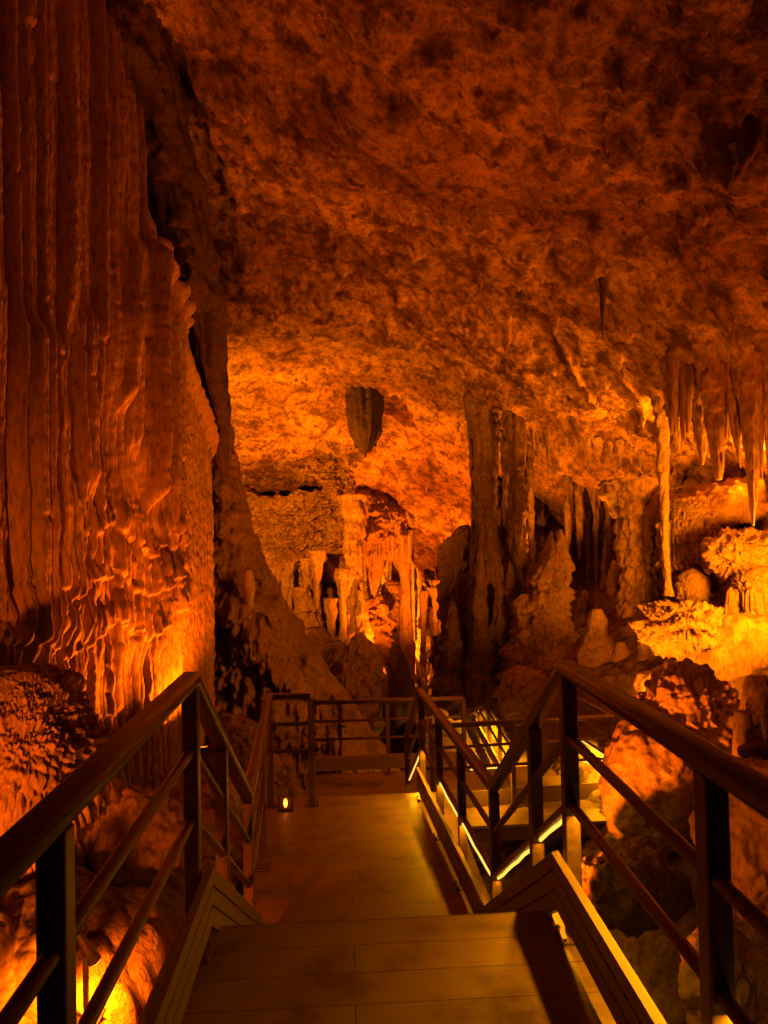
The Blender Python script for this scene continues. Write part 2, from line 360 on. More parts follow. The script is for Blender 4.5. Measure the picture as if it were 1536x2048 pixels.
# ------------------------------------------------------------------ left fluted wall  (x as a function of y, z)
FA = Flutes(-3, 14, .12, .21, 3, 2.2, 5.0); FB = Flutes(-3, 14, .05, .085, 5, 2.0, 5.0); FC = Flutes(-3, 14, .05, .09, 8, .5, 1.8)
FK = Flutes(-3, 14, .05, .12, 31, .16, .55); FA.amp = .6 + .4 * FA.amp; FA.off *= .55
def left_wall_x(Yv, Z):
    zr = Z - EYE
    u = Yv + .03 * noise(Yv * .9, zr * .35, 0, 1) + .008 * noise(Yv * 3, zr * 1.8, 4, 2)
    ztop = 3.45 - 1.02 * np.clip(Yv - 8.55, 0, None)           # upper edge of the front curtain
    x = -2.85 + .244 * (np.clip(Yv, 3.6, 11) - 6.2) + .05 * fbm(Yv * .5, zr * .4, 3, 3, 2)
    rec = sst(-.12, .22, zr - ztop) * sst(8.3, 8.7, Yv) * (1 - sst(1.35, 2.0, zr - ztop + .12 * noise(Yv * 1.5, zr, 0, 1)) * .62)
    low = sst(.40, -.12, zr + .30 * noise(Yv * .9, zr * .4, 2, 1) + .75 * bump(Yv, 6.3, .7) - .15 * bump(Yv, 7.6, .6) + .5 * sst(9.0, 9.3, Yv))
    smooth = sst(9.25, 9.5, Yv)                                # the smooth granular end of the wall
    x = x + .25 * FA(u, zr) * (1 - .8 * low) * (1 - .93 * smooth) + .035 * FB(u, zr) * (1 - .75 * smooth) + .012 * FC(u, zr) * smooth
    # big smooth pillars standing proud
    for yc, zt, zb, w, a in ((7.92, 3.15, 1.35, .10, .18), (8.40, 3.22, .35, .14, .25), (8.14, 2.6, .9, .07, .09), (6.45, 1.85, -.9, .15, .09), (6.85, 1.85, -.9, .13, .09), (7.30, 2.2, .45, .11, .10), (7.60, 1.1, .45, .07, .06)):
        k = np.clip(1 - ((Yv - yc + .03 * noise(zr * 1.5, yc, 0, 3)) / w) ** 2, 0, 1) ** .5
        x = x + a * k * sst(zt + .06, zt - .16, zr) * sst(zb - .12, zb + .2, zr) * (1 + .12 * noise(zr * 3.2, yc * 5, 1, 2))
    x = x - .13 * bump(Yv, 7.75, .26) * bump(zr, .85, .7) - .08 * bump(Yv, 8.5, .25) * bump(zr, .15, .4) - .16 * bump(Yv, 7.05, .12) * sst(2.4, 1.6, zr) * sst(.2, .8, zr)
    # lower cauliflower draperies, then fine organ-pipe fringe
    cz = low * sst(-1.45, -.8, zr + .2 * noise(Yv, zr, 5, 2)) * (1 - smooth)
    uk = u + .03 * noise(Yv * 2.5, zr * 2.0, 3, 2); zk = zr + .10 * noise(Yv * 2.2, zr * 1.2, 8, 1)
    x = x + cz * (.15 * FK(uk, zk, .07) + .06 * fringe(Yv, zr, .45, 2, .24, .08, 6) + .07 * fbm(Yv * 1.6, zr * 1.1, 1, 2, 3, .5, 'billow') + .05 * FC(u, zr))
    lz = low * (1 - cz) * (1 - smooth)
    x = x + lz * (.13 * FC(u + .006 * noise(Yv * 4, zr * 1.6, 7, 1), zr) + .04 * fringe(Yv, zr, .85, 1, .2, .10, 12) + .03 * fbm(Yv * 2, zr * .8, 2, 2, 1))
    # terraced flowstone standing out at the bottom, nearest the viewer
    led = sst(6.05, 4.95, Yv + .25 * (zr + 1.0) + .12 * noise(Yv, zr * 3, 0, 2)) * sst(-.30, -1.15, zr - .05 * (5.0 - Yv) + .06 * noise(Yv * 3, 0, 0, 1))
    x = x + led * (.45 - .08 * np.clip(Yv - 3.6, 0, 3) + .10 * fringe(Yv * 1.2, zr + .05 * Yv, .30, 4, .08, .10, 9) + .04 * fbm(Yv * 5, zr * 4, 3, 3, 2, .5, 'billow') + .05 * FC(u, zr))
    # roughness
    x = x + (.008 + .012 * low * (1 - smooth)) * fbm(Yv * 7, zr * 3.0, 1, 3, 4) + .009 * fbm(Yv * 15, zr * 9, 2, 3, 1, .6) * (1 + .8 * smooth)
    x = x + .03 * bump(Yv, 9.3, .16) * sst(1.4, .4, zr) * fbm(Yv * 22, zr * 16, 0, 2, 2, .6, 'billow')
    x = x + .13 * bump(zr - ztop, -.10, .12) * sst(8.4, 8.7, Yv) - 1.3 * rec
    yend = 10.62 + .06 * noise(zr * 1.6, 1, 1, 2) + .025 * noise(zr * 9, 1, 1, 3) + .9 * sst(1.5, 2.2, zr)
    x = x - 2.4 * sst(0, .35, Yv - yend) - .08 * bump(Yv - yend, 0, .10)
    x = x + .5 * sst(-1.6, -3.0, zr + .2 * np.clip(Yv - 4, 0, 9))
    return x
Yg = np.concatenate([np.linspace(-2.5, 3.4, 100), np.linspace(3.41, 6, 240), np.linspace(6.005, 10.6, 640), np.linspace(10.61, 13, 120)])[:, None]
Zg = np.linspace(-2.9, 8.2, 740)[None, :]
Xg = left_wall_x(Yg, Zg)
o = link('rock_wall', grid_mesh('fluted_wall', np.stack([Xg, Yg + 0 * Zg, Zg + 0 * Yg], -1)), 'wall')
tag(o, 'tall fluted flowstone wall beside the left handrail, with ribs, draperies and a smooth lit edge', 'rock wall')

# ------------------------------------------------------------------ sheets that face the path (y as a function of x, z)
def sheet(name, mt, x0, x1, z0, z1, nx, nz, fn, label, cat):
    Xs = np.linspace(x0, x1, nx)[None, :]; Zs = np.linspace(z0, z1, nz)[:, None]
    Ys = fn(Xs + 0 * Zs, Zs + 0 * Xs)
    o = link(name, grid_mesh(name, np.stack([Xs + 0 * Zs, Ys, Zs + 0 * Xs], -1)), mt)
    return tag(o, label, cat)
FD = Flutes(-4, 9, .06, .2, 21); FE = Flutes(-4, 9, .10, .30, 22); FG = Flutes(-4, 9, .05, .12, 24)
def folded(name, mt, x0, edge, front, z0, z1, nx, nz, nb, depth, label, cat):
    """a rock face that ends at an outline x = edge(z) and turns back there into its own flank"""
    Z = np.linspace(z0, z1, nz)[:, None]; xe = edge(Z)
    t = np.linspace(0, 1, nx)[None, :]; t = 1 - (1 - t) ** 1.15
    Xf = x0 + (xe - x0) * t
    Yf = front(Xf, Z + 0 * Xf) + .35 * np.clip(1 - (xe - Xf) / .3, 0, 1) ** 2.5
    s = np.linspace(0, 1, nb + 1)[None, 1:]
    Xb = xe - depth * .9 * s ** 1.6 + .06 * fbm(s * 4, Z * 2.5, 1, 3, 2) * np.minimum(1, s * 6)
    Yb = Yf[:, -1:] + depth * s ** .8
    V = np.concatenate([np.stack([Xf, Yf, Z + 0 * Xf], -1), np.stack([Xb, Yb, Z + 0 * Xb], -1)], 1)
    return tag(link(name, grid_mesh(name, V), mt), label, cat)
def buttress_edge(Z):
    zr = Z - EYE
    return np.interp(zr, [-4.5, -2.75, -1.75, -1.1, -.28, .8, 1.8, 3.2, 5], [1.1, -.03, -.62, -1.0, -1.40, -1.66, -1.84, -1.95, -2.1]) + .07 * noise(zr * 1.9, 1, 0, 2) + .045 * noise(zr * 5, 5, 3, 1) + .02 * noise(zr * 13, 5, 3, 3)
def buttress(Xv, Z):
    zr = Z - EYE; xb = buttress_edge(Z)
    y = 12.35 + .25 * (Xv + 2) + .25 * fbm(Xv * .9, zr * .8, 2, 3, 1)
    tex = sst(.25, .75, xb - Xv)                                 # plain slope along the outline, draped inside it
    y = y - (.15 * FE(Xv, zr) + .07 * FD(Xv, zr) + .22 * fbm(Xv * 2.0, zr * 1.5, 0, 4, 2, .55, 'billow') + .26 * fringe(Xv, zr, .75, 3, .3, .16, 6)) * (.25 + .75 * tex)
    lo = sst(-.9, -1.05, zr + .15 * noise(Xv * 3, 0, 0, 1))
    y = y - .45 * lo * sst(-.7, -1.3, Xv)
    return y + .08 * fbm(Xv * 2.6, zr * 2.2, 0, 4, 3) + .03 * noise(Xv * 9, zr * 7, 2, 2)
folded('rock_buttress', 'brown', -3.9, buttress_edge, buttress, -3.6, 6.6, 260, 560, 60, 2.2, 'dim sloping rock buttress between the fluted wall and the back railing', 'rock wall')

def cliff_edge(Z):
    zr = Z - EYE
    return .30 + .14 * noise(zr * 1.1, 2, 1, 1) + .09 * noise(zr * 3.5, 3, 2, 2) + .04 * noise(zr * 9, 3, 5, 3) + .5 * sst(-2.8, -4.6, zr)
def cliff(Xv, Z):
    zr = Z - EYE
    y = 21.0 + .45 * fbm(Xv * .5, zr * .5, 0, 3, 3)
    up = sst(-1.0, -.3, zr + .4 * noise(Xv * 1.0, zr * .8, 0, 2))
    y = y - up * (.30 * fringe(Xv * .8, zr, .38, 3, .18, .10, 5) + .30 * fbm(Xv * 1.7, zr * 2.6, 3, 4, 1, .55, 'billow'))
    y = y - (1 - up) * (.26 * FE(Xv * .8 + .05 * noise(zr * 2, Xv * 2, 0, 1), zr) + .42 * fringe(Xv * .8, zr, 1.0, 5, .4, .2, 4) + .30 * fbm(Xv * 1.4, zr * 1.1, 6, 4, 2, .55, 'billow'))
    y = y + .5 * bump(Xv, -.55, .5) * sst(.2, -1.5, zr)
    jx, jz = .18 * noise(Xv * 4, zr * 4, 0, 1), .22 * noise(Xv * 5, zr * 1.5, 4, 2)
    c1 = sst(.75, .55, np.abs(Xv + 2.0 + jx)) * sst(.36, .24, np.abs(zr - 1.45 + jz)) + sst(.55, .4, np.abs(Xv + 1.2 + jx)) * sst(.14, .08, np.abs(zr - 1.32 + jz * .6))
    y = y + 2.2 * np.clip(c1, 0, 1)
    return y + .08 * fbm(Xv * 4, zr * 4, 0, 3, 3)
folded('flowstone_cliff', 'far', -4.8, cliff_edge, cliff, -4.8, 4.2, 380, 600, 60, 2.5, 'terraced flowstone cliff left of the lit chamber, rough above and draped below', 'rock wall')

def back(Xv, Z):
    zr = Z - EYE
    y = 27.5 + .5 * fbm(Xv * .5, zr * .5, 0, 3, 2) - .25 * FE(Xv * .8, zr) - .35 * fringe(Xv, zr, .8, 2, .3, .15, 4) - .2 * fbm(Xv * 2, zr * 1.2, 1, 3, 1, .5, 'billow')
    return y
sheet('chamber_wall', 'pale', -3.0, 9.2, -6.5, 3.4, 420, 380, back, 'lit back wall of the far chamber with draperies', 'rock wall')

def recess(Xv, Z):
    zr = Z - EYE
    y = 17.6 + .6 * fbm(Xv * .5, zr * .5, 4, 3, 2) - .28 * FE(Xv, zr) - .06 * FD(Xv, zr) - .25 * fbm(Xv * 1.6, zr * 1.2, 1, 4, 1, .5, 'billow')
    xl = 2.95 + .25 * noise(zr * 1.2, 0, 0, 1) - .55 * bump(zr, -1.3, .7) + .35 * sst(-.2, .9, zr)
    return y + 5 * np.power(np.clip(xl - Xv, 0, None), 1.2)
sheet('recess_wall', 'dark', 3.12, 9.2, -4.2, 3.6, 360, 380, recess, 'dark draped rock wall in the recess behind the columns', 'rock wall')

# ------------------------------------------------------------------ formations: columns, stalagmites, boulders, stalactites
def ceil_hit(px, py, y0=4.0, y1=27.0):
    Yv = np.linspace(y0, y1, 900); p0 = at(px, py, 1.0)
    Xs, Zs = p0.x * Yv, EYE + (p0.z - EYE) * Yv
    hit = np.nonzero(Zs >= ceil_z(Xs, Yv))[0]
    return float(Yv[hit[0]]) if len(hit) else y1
def col(name, mt, label, cat, spec, Y, group=None, **kw):
    pts = [at(a, b, Y) for a, b, _ in spec]; rad = [r * Y / F_PX for _, _, r in spec]
    return tag(lathe(name, mt, pts, rad, **kw), label, cat, group)
def rk(name, mt, label, cat, px, py, Y, rpx, depth=1.0, group=None, **kw):
    k = Y / F_PX; p = at(px, py, Y + rpx[0] * k * depth * .5)
    return tag(blob(name, mt, p, (rpx[0] * k, rpx[0] * k * depth, rpx[1] * k), **kw), label, cat, group)

# the cluster of dark columns right of the far walkway
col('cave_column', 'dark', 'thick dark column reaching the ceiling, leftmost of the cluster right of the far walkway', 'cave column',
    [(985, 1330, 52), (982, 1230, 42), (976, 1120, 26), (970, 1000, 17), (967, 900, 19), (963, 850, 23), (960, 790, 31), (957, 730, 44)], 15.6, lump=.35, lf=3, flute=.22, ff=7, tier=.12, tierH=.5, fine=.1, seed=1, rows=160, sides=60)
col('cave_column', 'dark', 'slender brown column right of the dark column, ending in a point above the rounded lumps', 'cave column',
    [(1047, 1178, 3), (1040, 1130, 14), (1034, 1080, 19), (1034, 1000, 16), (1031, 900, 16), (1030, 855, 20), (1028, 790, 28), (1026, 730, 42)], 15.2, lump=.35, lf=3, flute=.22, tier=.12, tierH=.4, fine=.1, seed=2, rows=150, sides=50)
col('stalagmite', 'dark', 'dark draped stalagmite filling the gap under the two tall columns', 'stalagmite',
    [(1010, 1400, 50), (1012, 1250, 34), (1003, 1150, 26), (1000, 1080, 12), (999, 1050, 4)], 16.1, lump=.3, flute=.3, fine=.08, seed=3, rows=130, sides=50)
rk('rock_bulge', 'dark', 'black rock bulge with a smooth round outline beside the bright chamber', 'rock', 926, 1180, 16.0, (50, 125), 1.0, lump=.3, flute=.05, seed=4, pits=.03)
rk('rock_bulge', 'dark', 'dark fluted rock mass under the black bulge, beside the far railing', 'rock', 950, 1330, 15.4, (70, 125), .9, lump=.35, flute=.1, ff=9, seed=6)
col('stalagmite', 'far', 'tall knobbly stalagmite with a twin tip, rising behind the peak of the right handrail', 'stalagmite',
    [(1100, 1350, 62), (1098, 1285, 47), (1098, 1220, 36), (1104, 1150, 30), (1114, 1105, 20), (1121, 1080, 9), (1122, 1058, 3)], 14.4, lump=.45, lf=3.4, flute=.22, tier=.2, tierH=.42, fine=.1, seed=7, rows=150, sides=60)
col('stalagmite', 'far', 'short pointed stalagmite leaning on the left of the tall knobbly one', 'stalagmite',
    [(1078, 1300, 34), (1080, 1220, 26), (1090, 1130, 15), (1102, 1078, 7), (1103, 1062, 2)], 14.9, lump=.4, lf=3, flute=.25, tier=.2, tierH=.35, seed=8, rows=100, sides=44)
col('stalagmite', 'far', 'low lumpy stalagmite with a rounded head, left of the tall knobbly one', 'stalagmite',
    [(1045, 1390, 48), (1048, 1320, 38), (1050, 1260, 26), (1050, 1205, 22), (1050, 1188, 8)], 14.6, lump=.5, lf=4, flute=.2, tier=.25, tierH=.4, fine=.08, seed=9, rows=110, sides=50)
rk('boulder', 'far', 'rounded flowstone lump at the foot of the tall knobbly stalagmite', 'boulder', 1112, 1322, 13.9, (48, 42), 1, lump=.25, flute=.02, seed=11)
rk('boulder', 'far', 'smooth domed boulder left of the right handrail peak', 'boulder', 1048, 1392, 13.2, (55, 62), 1, lump=.16, seed=12)
col('stalagmite', 'far', 'bottle shaped stalagmite with a lit orange neck, standing in the dark recess', 'stalagmite',
    [(1200, 1420, 62), (1198, 1340, 52), (1197, 1295, 38), (1194, 1262, 20), (1194, 1235, 17), (1192, 1218, 9)], 12.6, lump=.28, lf=3, flute=.12, tier=.12, tierH=.3, fine=.06, seed=13, rows=120, sides=56)
col('stalagmite', 'far', 'short round topped stalagmite right of the bottle shaped one', 'stalagmite',
    [(1246, 1420, 34), (1244, 1350, 24), (1243, 1305, 17), (1242, 1284, 8)], 12.2, lump=.2, flute=.08, fine=.05, seed=14, rows=90, sides=44)
col('flowstone_pillar', 'far', 'broad knobbly flowstone pillar between the dark recess and the lit draperies', 'cave column',
    [(1262, 1400, 60), (1265, 1290, 44), (1276, 1180, 36), (1272, 1080, 34), (1262, 1010, 40), (1258, 960, 60)], 13.6, lump=.25, lf=2.5, flute=.16, tier=.22, tierH=.3, fine=.1, seed=15, rows=200, sides=80)
col('cave_column', 'pale', 'very thin beaded column in front of the lit draperies on the right', 'cave column',
    [(1337, 1192, 11), (1335, 1170, 7), (1331, 1090, 6.5), (1329, 1000, 7.5), (1327, 940, 12), (1326, 900, 12), (1325, 850, 14), (1324, 790, 20), (1323, 730, 34)], 11.2, lump=.25, lf=5, flute=.1, fine=.22, seed=16, rows=200, sides=26)
col('cave_column', 'far', 'dark trunk like column at the right end of the far terraced cliff', 'cave column',
    [(708, 1430, 36), (707, 1330, 26), (706, 1220, 19), (706, 1120, 17), (707, 1050, 20), (708, 990, 30)], 19.9, lump=.35, lf=3, flute=.25, tier=.15, tierH=.5, seed=180, rows=140, sides=50)
col('stalagmite', 'far', 'squat tiered stalagmite on the ledge of the far terraced cliff', 'stalagmite',
    [(612, 1330, 44), (612, 1270, 36), (612, 1225, 24), (611, 1190, 12), (611, 1168, 3)], 19.8, lump=.25, flute=.2, tier=.3, tierH=.4, seed=181, rows=100, sides=50)
rk('rock_bulge', 'dark', 'rounded brown bulge low on the far terraced cliff', 'rock', 648, 1340, 19.2, (48, 82), .8, lump=.35, flute=.06, ff=8, seed=182, n=100)
rk('rock_bulge', 'far', 'second bulge low on the far terraced cliff, beside the buttress', 'rock', 580, 1330, 19.4, (40, 60), .8, lump=.35, flute=.06, ff=8, seed=183, n=90)
col('stalagmite', 'far', 'leaning flowstone rib between the trunk like column and the chamber', 'stalagmite',
    [(760, 1440, 40), (745, 1370, 30), (732, 1300, 20), (724, 1230, 12), (720, 1180, 4)], 19.6, lump=.35, flute=.22, tier=.2, tierH=.5, seed=184, rows=90, sides=44)
rp_ = random.Random(5)
for q in range(9):
    px = 548 + q * 17 + rp_.uniform(-5, 5); t = 1150 + q * 8 + rp_.uniform(-40, 60)
    col('cave_column', 'far', 'thin drip column standing against the lower part of the far terraced cliff', 'cave column', [(px, 1430, 15), (px, 1330, 10), (px + 1, t + 40, 6), (px, t, 8), (px, t - 50, 16)], 20.2 + rp_.uniform(-.5, .2), 'thin columns against the far cliff',
        lump=.4, lf=3, flute=.25, tier=.2, tierH=.45, fine=.1, seed=330 + q, rows=90, sides=28)
rq = random.Random(11)
for q in range(14):
    px = 905 + q * 15 + rq.uniform(-8, 8); top = 1110 + abs(q - 6) * 8 + rq.uniform(-40, 110); b0 = rq.uniform(16, 30)
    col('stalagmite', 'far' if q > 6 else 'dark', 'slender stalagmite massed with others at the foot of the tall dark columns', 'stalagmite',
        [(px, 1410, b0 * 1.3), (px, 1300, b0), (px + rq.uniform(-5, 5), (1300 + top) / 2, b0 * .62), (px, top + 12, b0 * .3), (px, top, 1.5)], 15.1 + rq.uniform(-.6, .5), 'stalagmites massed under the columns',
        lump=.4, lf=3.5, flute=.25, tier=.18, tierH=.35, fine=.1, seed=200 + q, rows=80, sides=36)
for q in range(7):
    px = 1135 + q * 15 + rq.uniform(-8, 8); L = rq.uniform(30, 150)
    col('stalactite', 'dark', 'thin stalactite curtain strand hanging in the dark recess', 'stalactite',
        [(px, 1040 + L, 1), (px, 1040 + L * .5, 5), (px, 1030, 7), (px, 970, 9), (px, 915, 12)], 16.4 + rq.uniform(-.5, .5), 'strands hanging in the dark recess', lump=.55, lf=3, flute=.4, fine=.15, seed=230 + q, rows=50, sides=22)
for q, (px, top, bb, r, Yv, lab) in enumerate([(1228, 1120, 1260, 14, 15.2, 'pale stub stalagmite at the left foot of the broad knobbly pillar'), (1302, 1205, 1290, 13, 11.6, 'pointed stalagmite between the knobbly pillar and the thin beaded column'),
        (1462, 1175, 1250, 12, 10.6, 'stubby stalagmite in the shade right of the calcite mushroom'),
        (1170, 1180, 1330, 20, 15.4, 'tall dim stalagmite at the left side of the dark recess'), (1216, 1030, 1250, 13, 16.3, 'slim brown column standing at the back of the dark recess')]):
    col('stalagmite', 'far' if q != 2 else 'wall', lab, 'stalagmite', [(px, bb + 40, r * 1.9), (px, bb, r * 1.5), (px + 1, (bb + top) / 2, r), (px, top + 10, r * .6), (px, top, 1.5)], Yv, lump=.35, lf=4, flute=.2, tier=.2, tierH=.22, fine=.1, seed=300 + q, rows=80, sides=36)
for q, (px, r) in enumerate([(984, 9), (1012, 7), (946, 6), (1058, 8)]):
    col('cave_column', 'dark', 'thin knobbly column squeezed in beside the two tall dark columns', 'cave column', [(px, 1330, r * 2.4), (px, 1180, r * 1.5), (px + 2, 1050, r * .9), (px, 930, r), (px - 1, 860, r * 1.6), (px - 2, 780, r * 3)], 15.8 + .3 * (q % 2), 'thin columns beside the tall dark columns',
        lump=.45, lf=4, flute=.25, tier=.2, tierH=.3, fine=.12, seed=310 + q, rows=120, sides=32)
# right hand lit flowstone
rk('drapery', 'pale', 'pinkish pleated drapery curtain behind the thin beaded column', 'drapery', 1398, 1090, 12.4, (72, 105), .5, lump=.15, flute=.17, ff=24, fine=.02, seed=17, n=150, tier=.04, tierH=.5, power=3)
rk('flowstone_shelf', 'wall', 'wide brown flowstone hump above the pink drapery', 'flowstone', 1440, 1020, 12.6, (130, 55), .9, lump=.28, pits=.03, seed=18, n=120)
rk('flowstone_shelf', 'pale', 'brightly lit rough flowstone shelf at the right edge, above its pleated fringe', 'flowstone', 1500, 1120, 11.0, (88, 62), .8, lump=.3, pits=.07, tier=.07, tierH=.16, seed=19, n=150)
rk('drapery', 'pale', 'bright pleated fringe hanging below the rough shelf at the right edge', 'drapery', 1530, 1200, 10.7, (62, 72), .7, lump=.15, flute=.11, ff=22, seed=20, n=130, power=2.6)
rk('drapery', 'pale', 'small mushroom of pleated calcite under the pink drapery', 'drapery', 1385, 1180, 11.8, (34, 42), .8, lump=.12, flute=.05, ff=16, seed=21, n=80)
rk('flowstone_mound', 'pale', 'glowing rimmed flowstone mound with a toothed lower edge', 'flowstone', 1372, 1258, 10.2, (86, 58), .9, lump=.25, tier=.12, tierH=.17, flute=.05, ff=26, pits=.05, seed=22, n=170)
rk('flowstone_mound', 'wall', 'smooth brown flowstone slope right of the glowing mound', 'flowstone', 1480, 1310, 10.0, (130, 82), 1.0, lump=.22, seed=23, n=100)
rk('flowstone_mound', 'far', 'smooth slope below the glowing mound, carrying the small stalagmite stub', 'flowstone', 1400, 1385, 10.0, (130, 62), .8, lump=.22, seed=24, n=100)
col('stalagmite', 'far', 'tiny finger shaped stalagmite stub on the slope below the glowing mound', 'stalagmite',
    [(1391, 1372, 9), (1391, 1350, 8), (1392, 1334, 5)], 8.6, lump=.12, flute=.05, seed=25, rows=30, sides=24)
rk('boulder', 'pale', 'large pitted boulder seen above the right handrail', 'boulder', 1378, 1430, 8.0, (100, 100), .9, lump=.32, lf=2.2, pits=.07, tier=.03, tierH=.22, seed=26, n=150, rot=.5)
rk('boulder', 'pale', 'ribbed rock slab leaning on the left of the pitted boulder', 'boulder', 1305, 1440, 8.2, (44, 66), .9, lump=.3, lf=2.5, pits=.05, flute=.06, seed=27, n=100)
rk('boulder', 'pale', 'big smooth pinkish boulder behind the panel of the right railing', 'boulder', 1302, 1575, 7.7, (92, 140), .9, lump=.2, pits=.004, seed=28, n=150, power=2.5)
col('stalagmite', 'pale', 'broken stalagmite stump at the right edge of the photo', 'stalagmite', [(1528, 1510, 42), (1524, 1440, 38), (1520, 1380, 32), (1518, 1352, 22)], 7.0, lump=.25, flute=.1, fine=.1, seed=29, rows=90, sides=50)
col('stalagmite', 'pale', 'smaller broken stump just left of the large one at the right edge', 'stalagmite', [(1488, 1510, 22), (1486, 1460, 18), (1485, 1422, 15)], 6.9, lump=.25, flute=.1, fine=.1, seed=30, rows=60, sides=40)
rk('boulder', 'dark', 'black flat rock below the two broken stumps', 'boulder', 1520, 1500, 6.5, (42, 18), 1, lump=.25, seed=31, n=60)
rk('boulder', 'wall', 'orange rock face behind the near right post', 'boulder', 1515, 1690, 5.6, (118, 170), .8, lump=.3, pits=.04, seed=32, n=130)
rk('boulder', 'far', 'dim upright rock low down beside the near right post', 'boulder', 1430, 1980, 4.4, (72, 100), .8, lump=.35, pits=.03, seed=33, n=110)
rk('boulder', 'ground', 'low dark boulder in the pit right of the walkway', 'boulder', 1240, 1760, 6.6, (120, 60), .9, lump=.35, pits=.04, seed=34, n=100)

# far chamber
col('cave_column', 'pale', 'tall bright ribbed column standing in the lit chamber', 'cave column',
    [(816, 1420, 17), (815, 1330, 15), (812, 1220, 12), (810, 1150, 10), (806, 1118, 14), (800, 1060, 26)], 23.0, lump=.18, flute=.2, ff=8, fine=.12, seed=40, rows=220, sides=40)
rk('drapery', 'pale', 'bright tiered drapery against the left of the ribbed column', 'drapery', 784, 1240, 23.4, (26, 82), .9, lump=.15, flute=.08, ff=14, tier=.22, tierH=.42, seed=41, n=130)
rk('flowstone_mound', 'far', 'rounded orange flowstone mass left of the tiered drapery', 'flowstone', 750, 1290, 21.6, (40, 95), .9, lump=.3, tier=.14, tierH=.5, flute=.05, ff=12, seed=42, n=120)
rk('rock_bulge', 'far', 'lumpy orange rock hanging from the ceiling over the lit chamber', 'rock', 752, 1045, 21.5, (62, 72), .9, lump=.35, flute=.08, pits=.05, seed=43, n=120)
rk('rock_bulge', 'far', 'dim rock spur descending behind the left back railing toward the chamber', 'rock', 715, 1400, 15.5, (46, 130), .8, lump=.35, flute=.05, seed=44, n=100, rot=.3)
col('stalagmite', 'dark', 'black stalagmite silhouette in front of the bright ribbed column', 'stalagmite',
    [(800, 1520, 48), (797, 1420, 42), (797, 1360, 27), (794, 1310, 14), (790, 1284, 6)], 17.5, lump=.25, flute=.1, seed=45, rows=90, sides=44)
col('stalagmite', 'pale', 'lit draped pillar on the right side of the chamber, above the far walkway', 'cave column',
    [(850, 1400, 30), (850, 1330, 24), (858, 1270, 18), (862, 1235, 22), (864, 1215, 10)], 24.6, lump=.3, flute=.2, tier=.25, tierH=.5, seed=46, rows=110, sides=50)
col('stalagmite', 'pale', 'thin bright pillar between the far handrails and the black bulge', 'cave column',
    [(880, 1380, 10), (880, 1300, 8), (878, 1240, 9), (878, 1160, 14)], 23.6, lump=.3, flute=.25, seed=47, rows=90, sides=36)
col('stalactite', 'far', 'fringed stalactite curtain left of the bright ribbed column', 'stalactite',
    [(748, 1190, 4), (750, 1150, 13), (752, 1110, 22), (756, 1060, 34)], 21.9, lump=.3, flute=.4, ff=10, seed=48, rows=80, sides=50)
col('stalactite', 'pale', 'long pale stalactite on the dim buttress behind the fluted wall', 'stalactite',
    [(497, 1236, 4), (498, 1200, 10), (498, 1165, 13), (497, 1140, 8)], 11.9, lump=.15, flute=.15, seed=49, rows=50, sides=30)

for q in range(9):
    px = (724, 738, 768, 779, 826, 838, 846, 872, 888)[q]; r = (5, 7, 6, 4, 4, 6, 5, 7, 5)[q]; t = rq.uniform(1105, 1210) if q < 5 else rq.uniform(1160, 1260); bb = rq.uniform(1340, 1430)
    col('cave_column', 'pale', 'thin calcite pillar standing with others inside the lit chamber', 'cave column',
        [(px, bb, r * 1.6), (px, (bb + t) / 2, r), (px + 1, t, r * .8), (px + 1, t - 60, r * 1.8)], 24.2 + rq.uniform(-1.2, 1.2), 'thin pillars in the lit chamber', lump=.3, lf=4, flute=.3, fine=.12, tier=.2, tierH=.4, seed=250 + q, rows=110, sides=26)
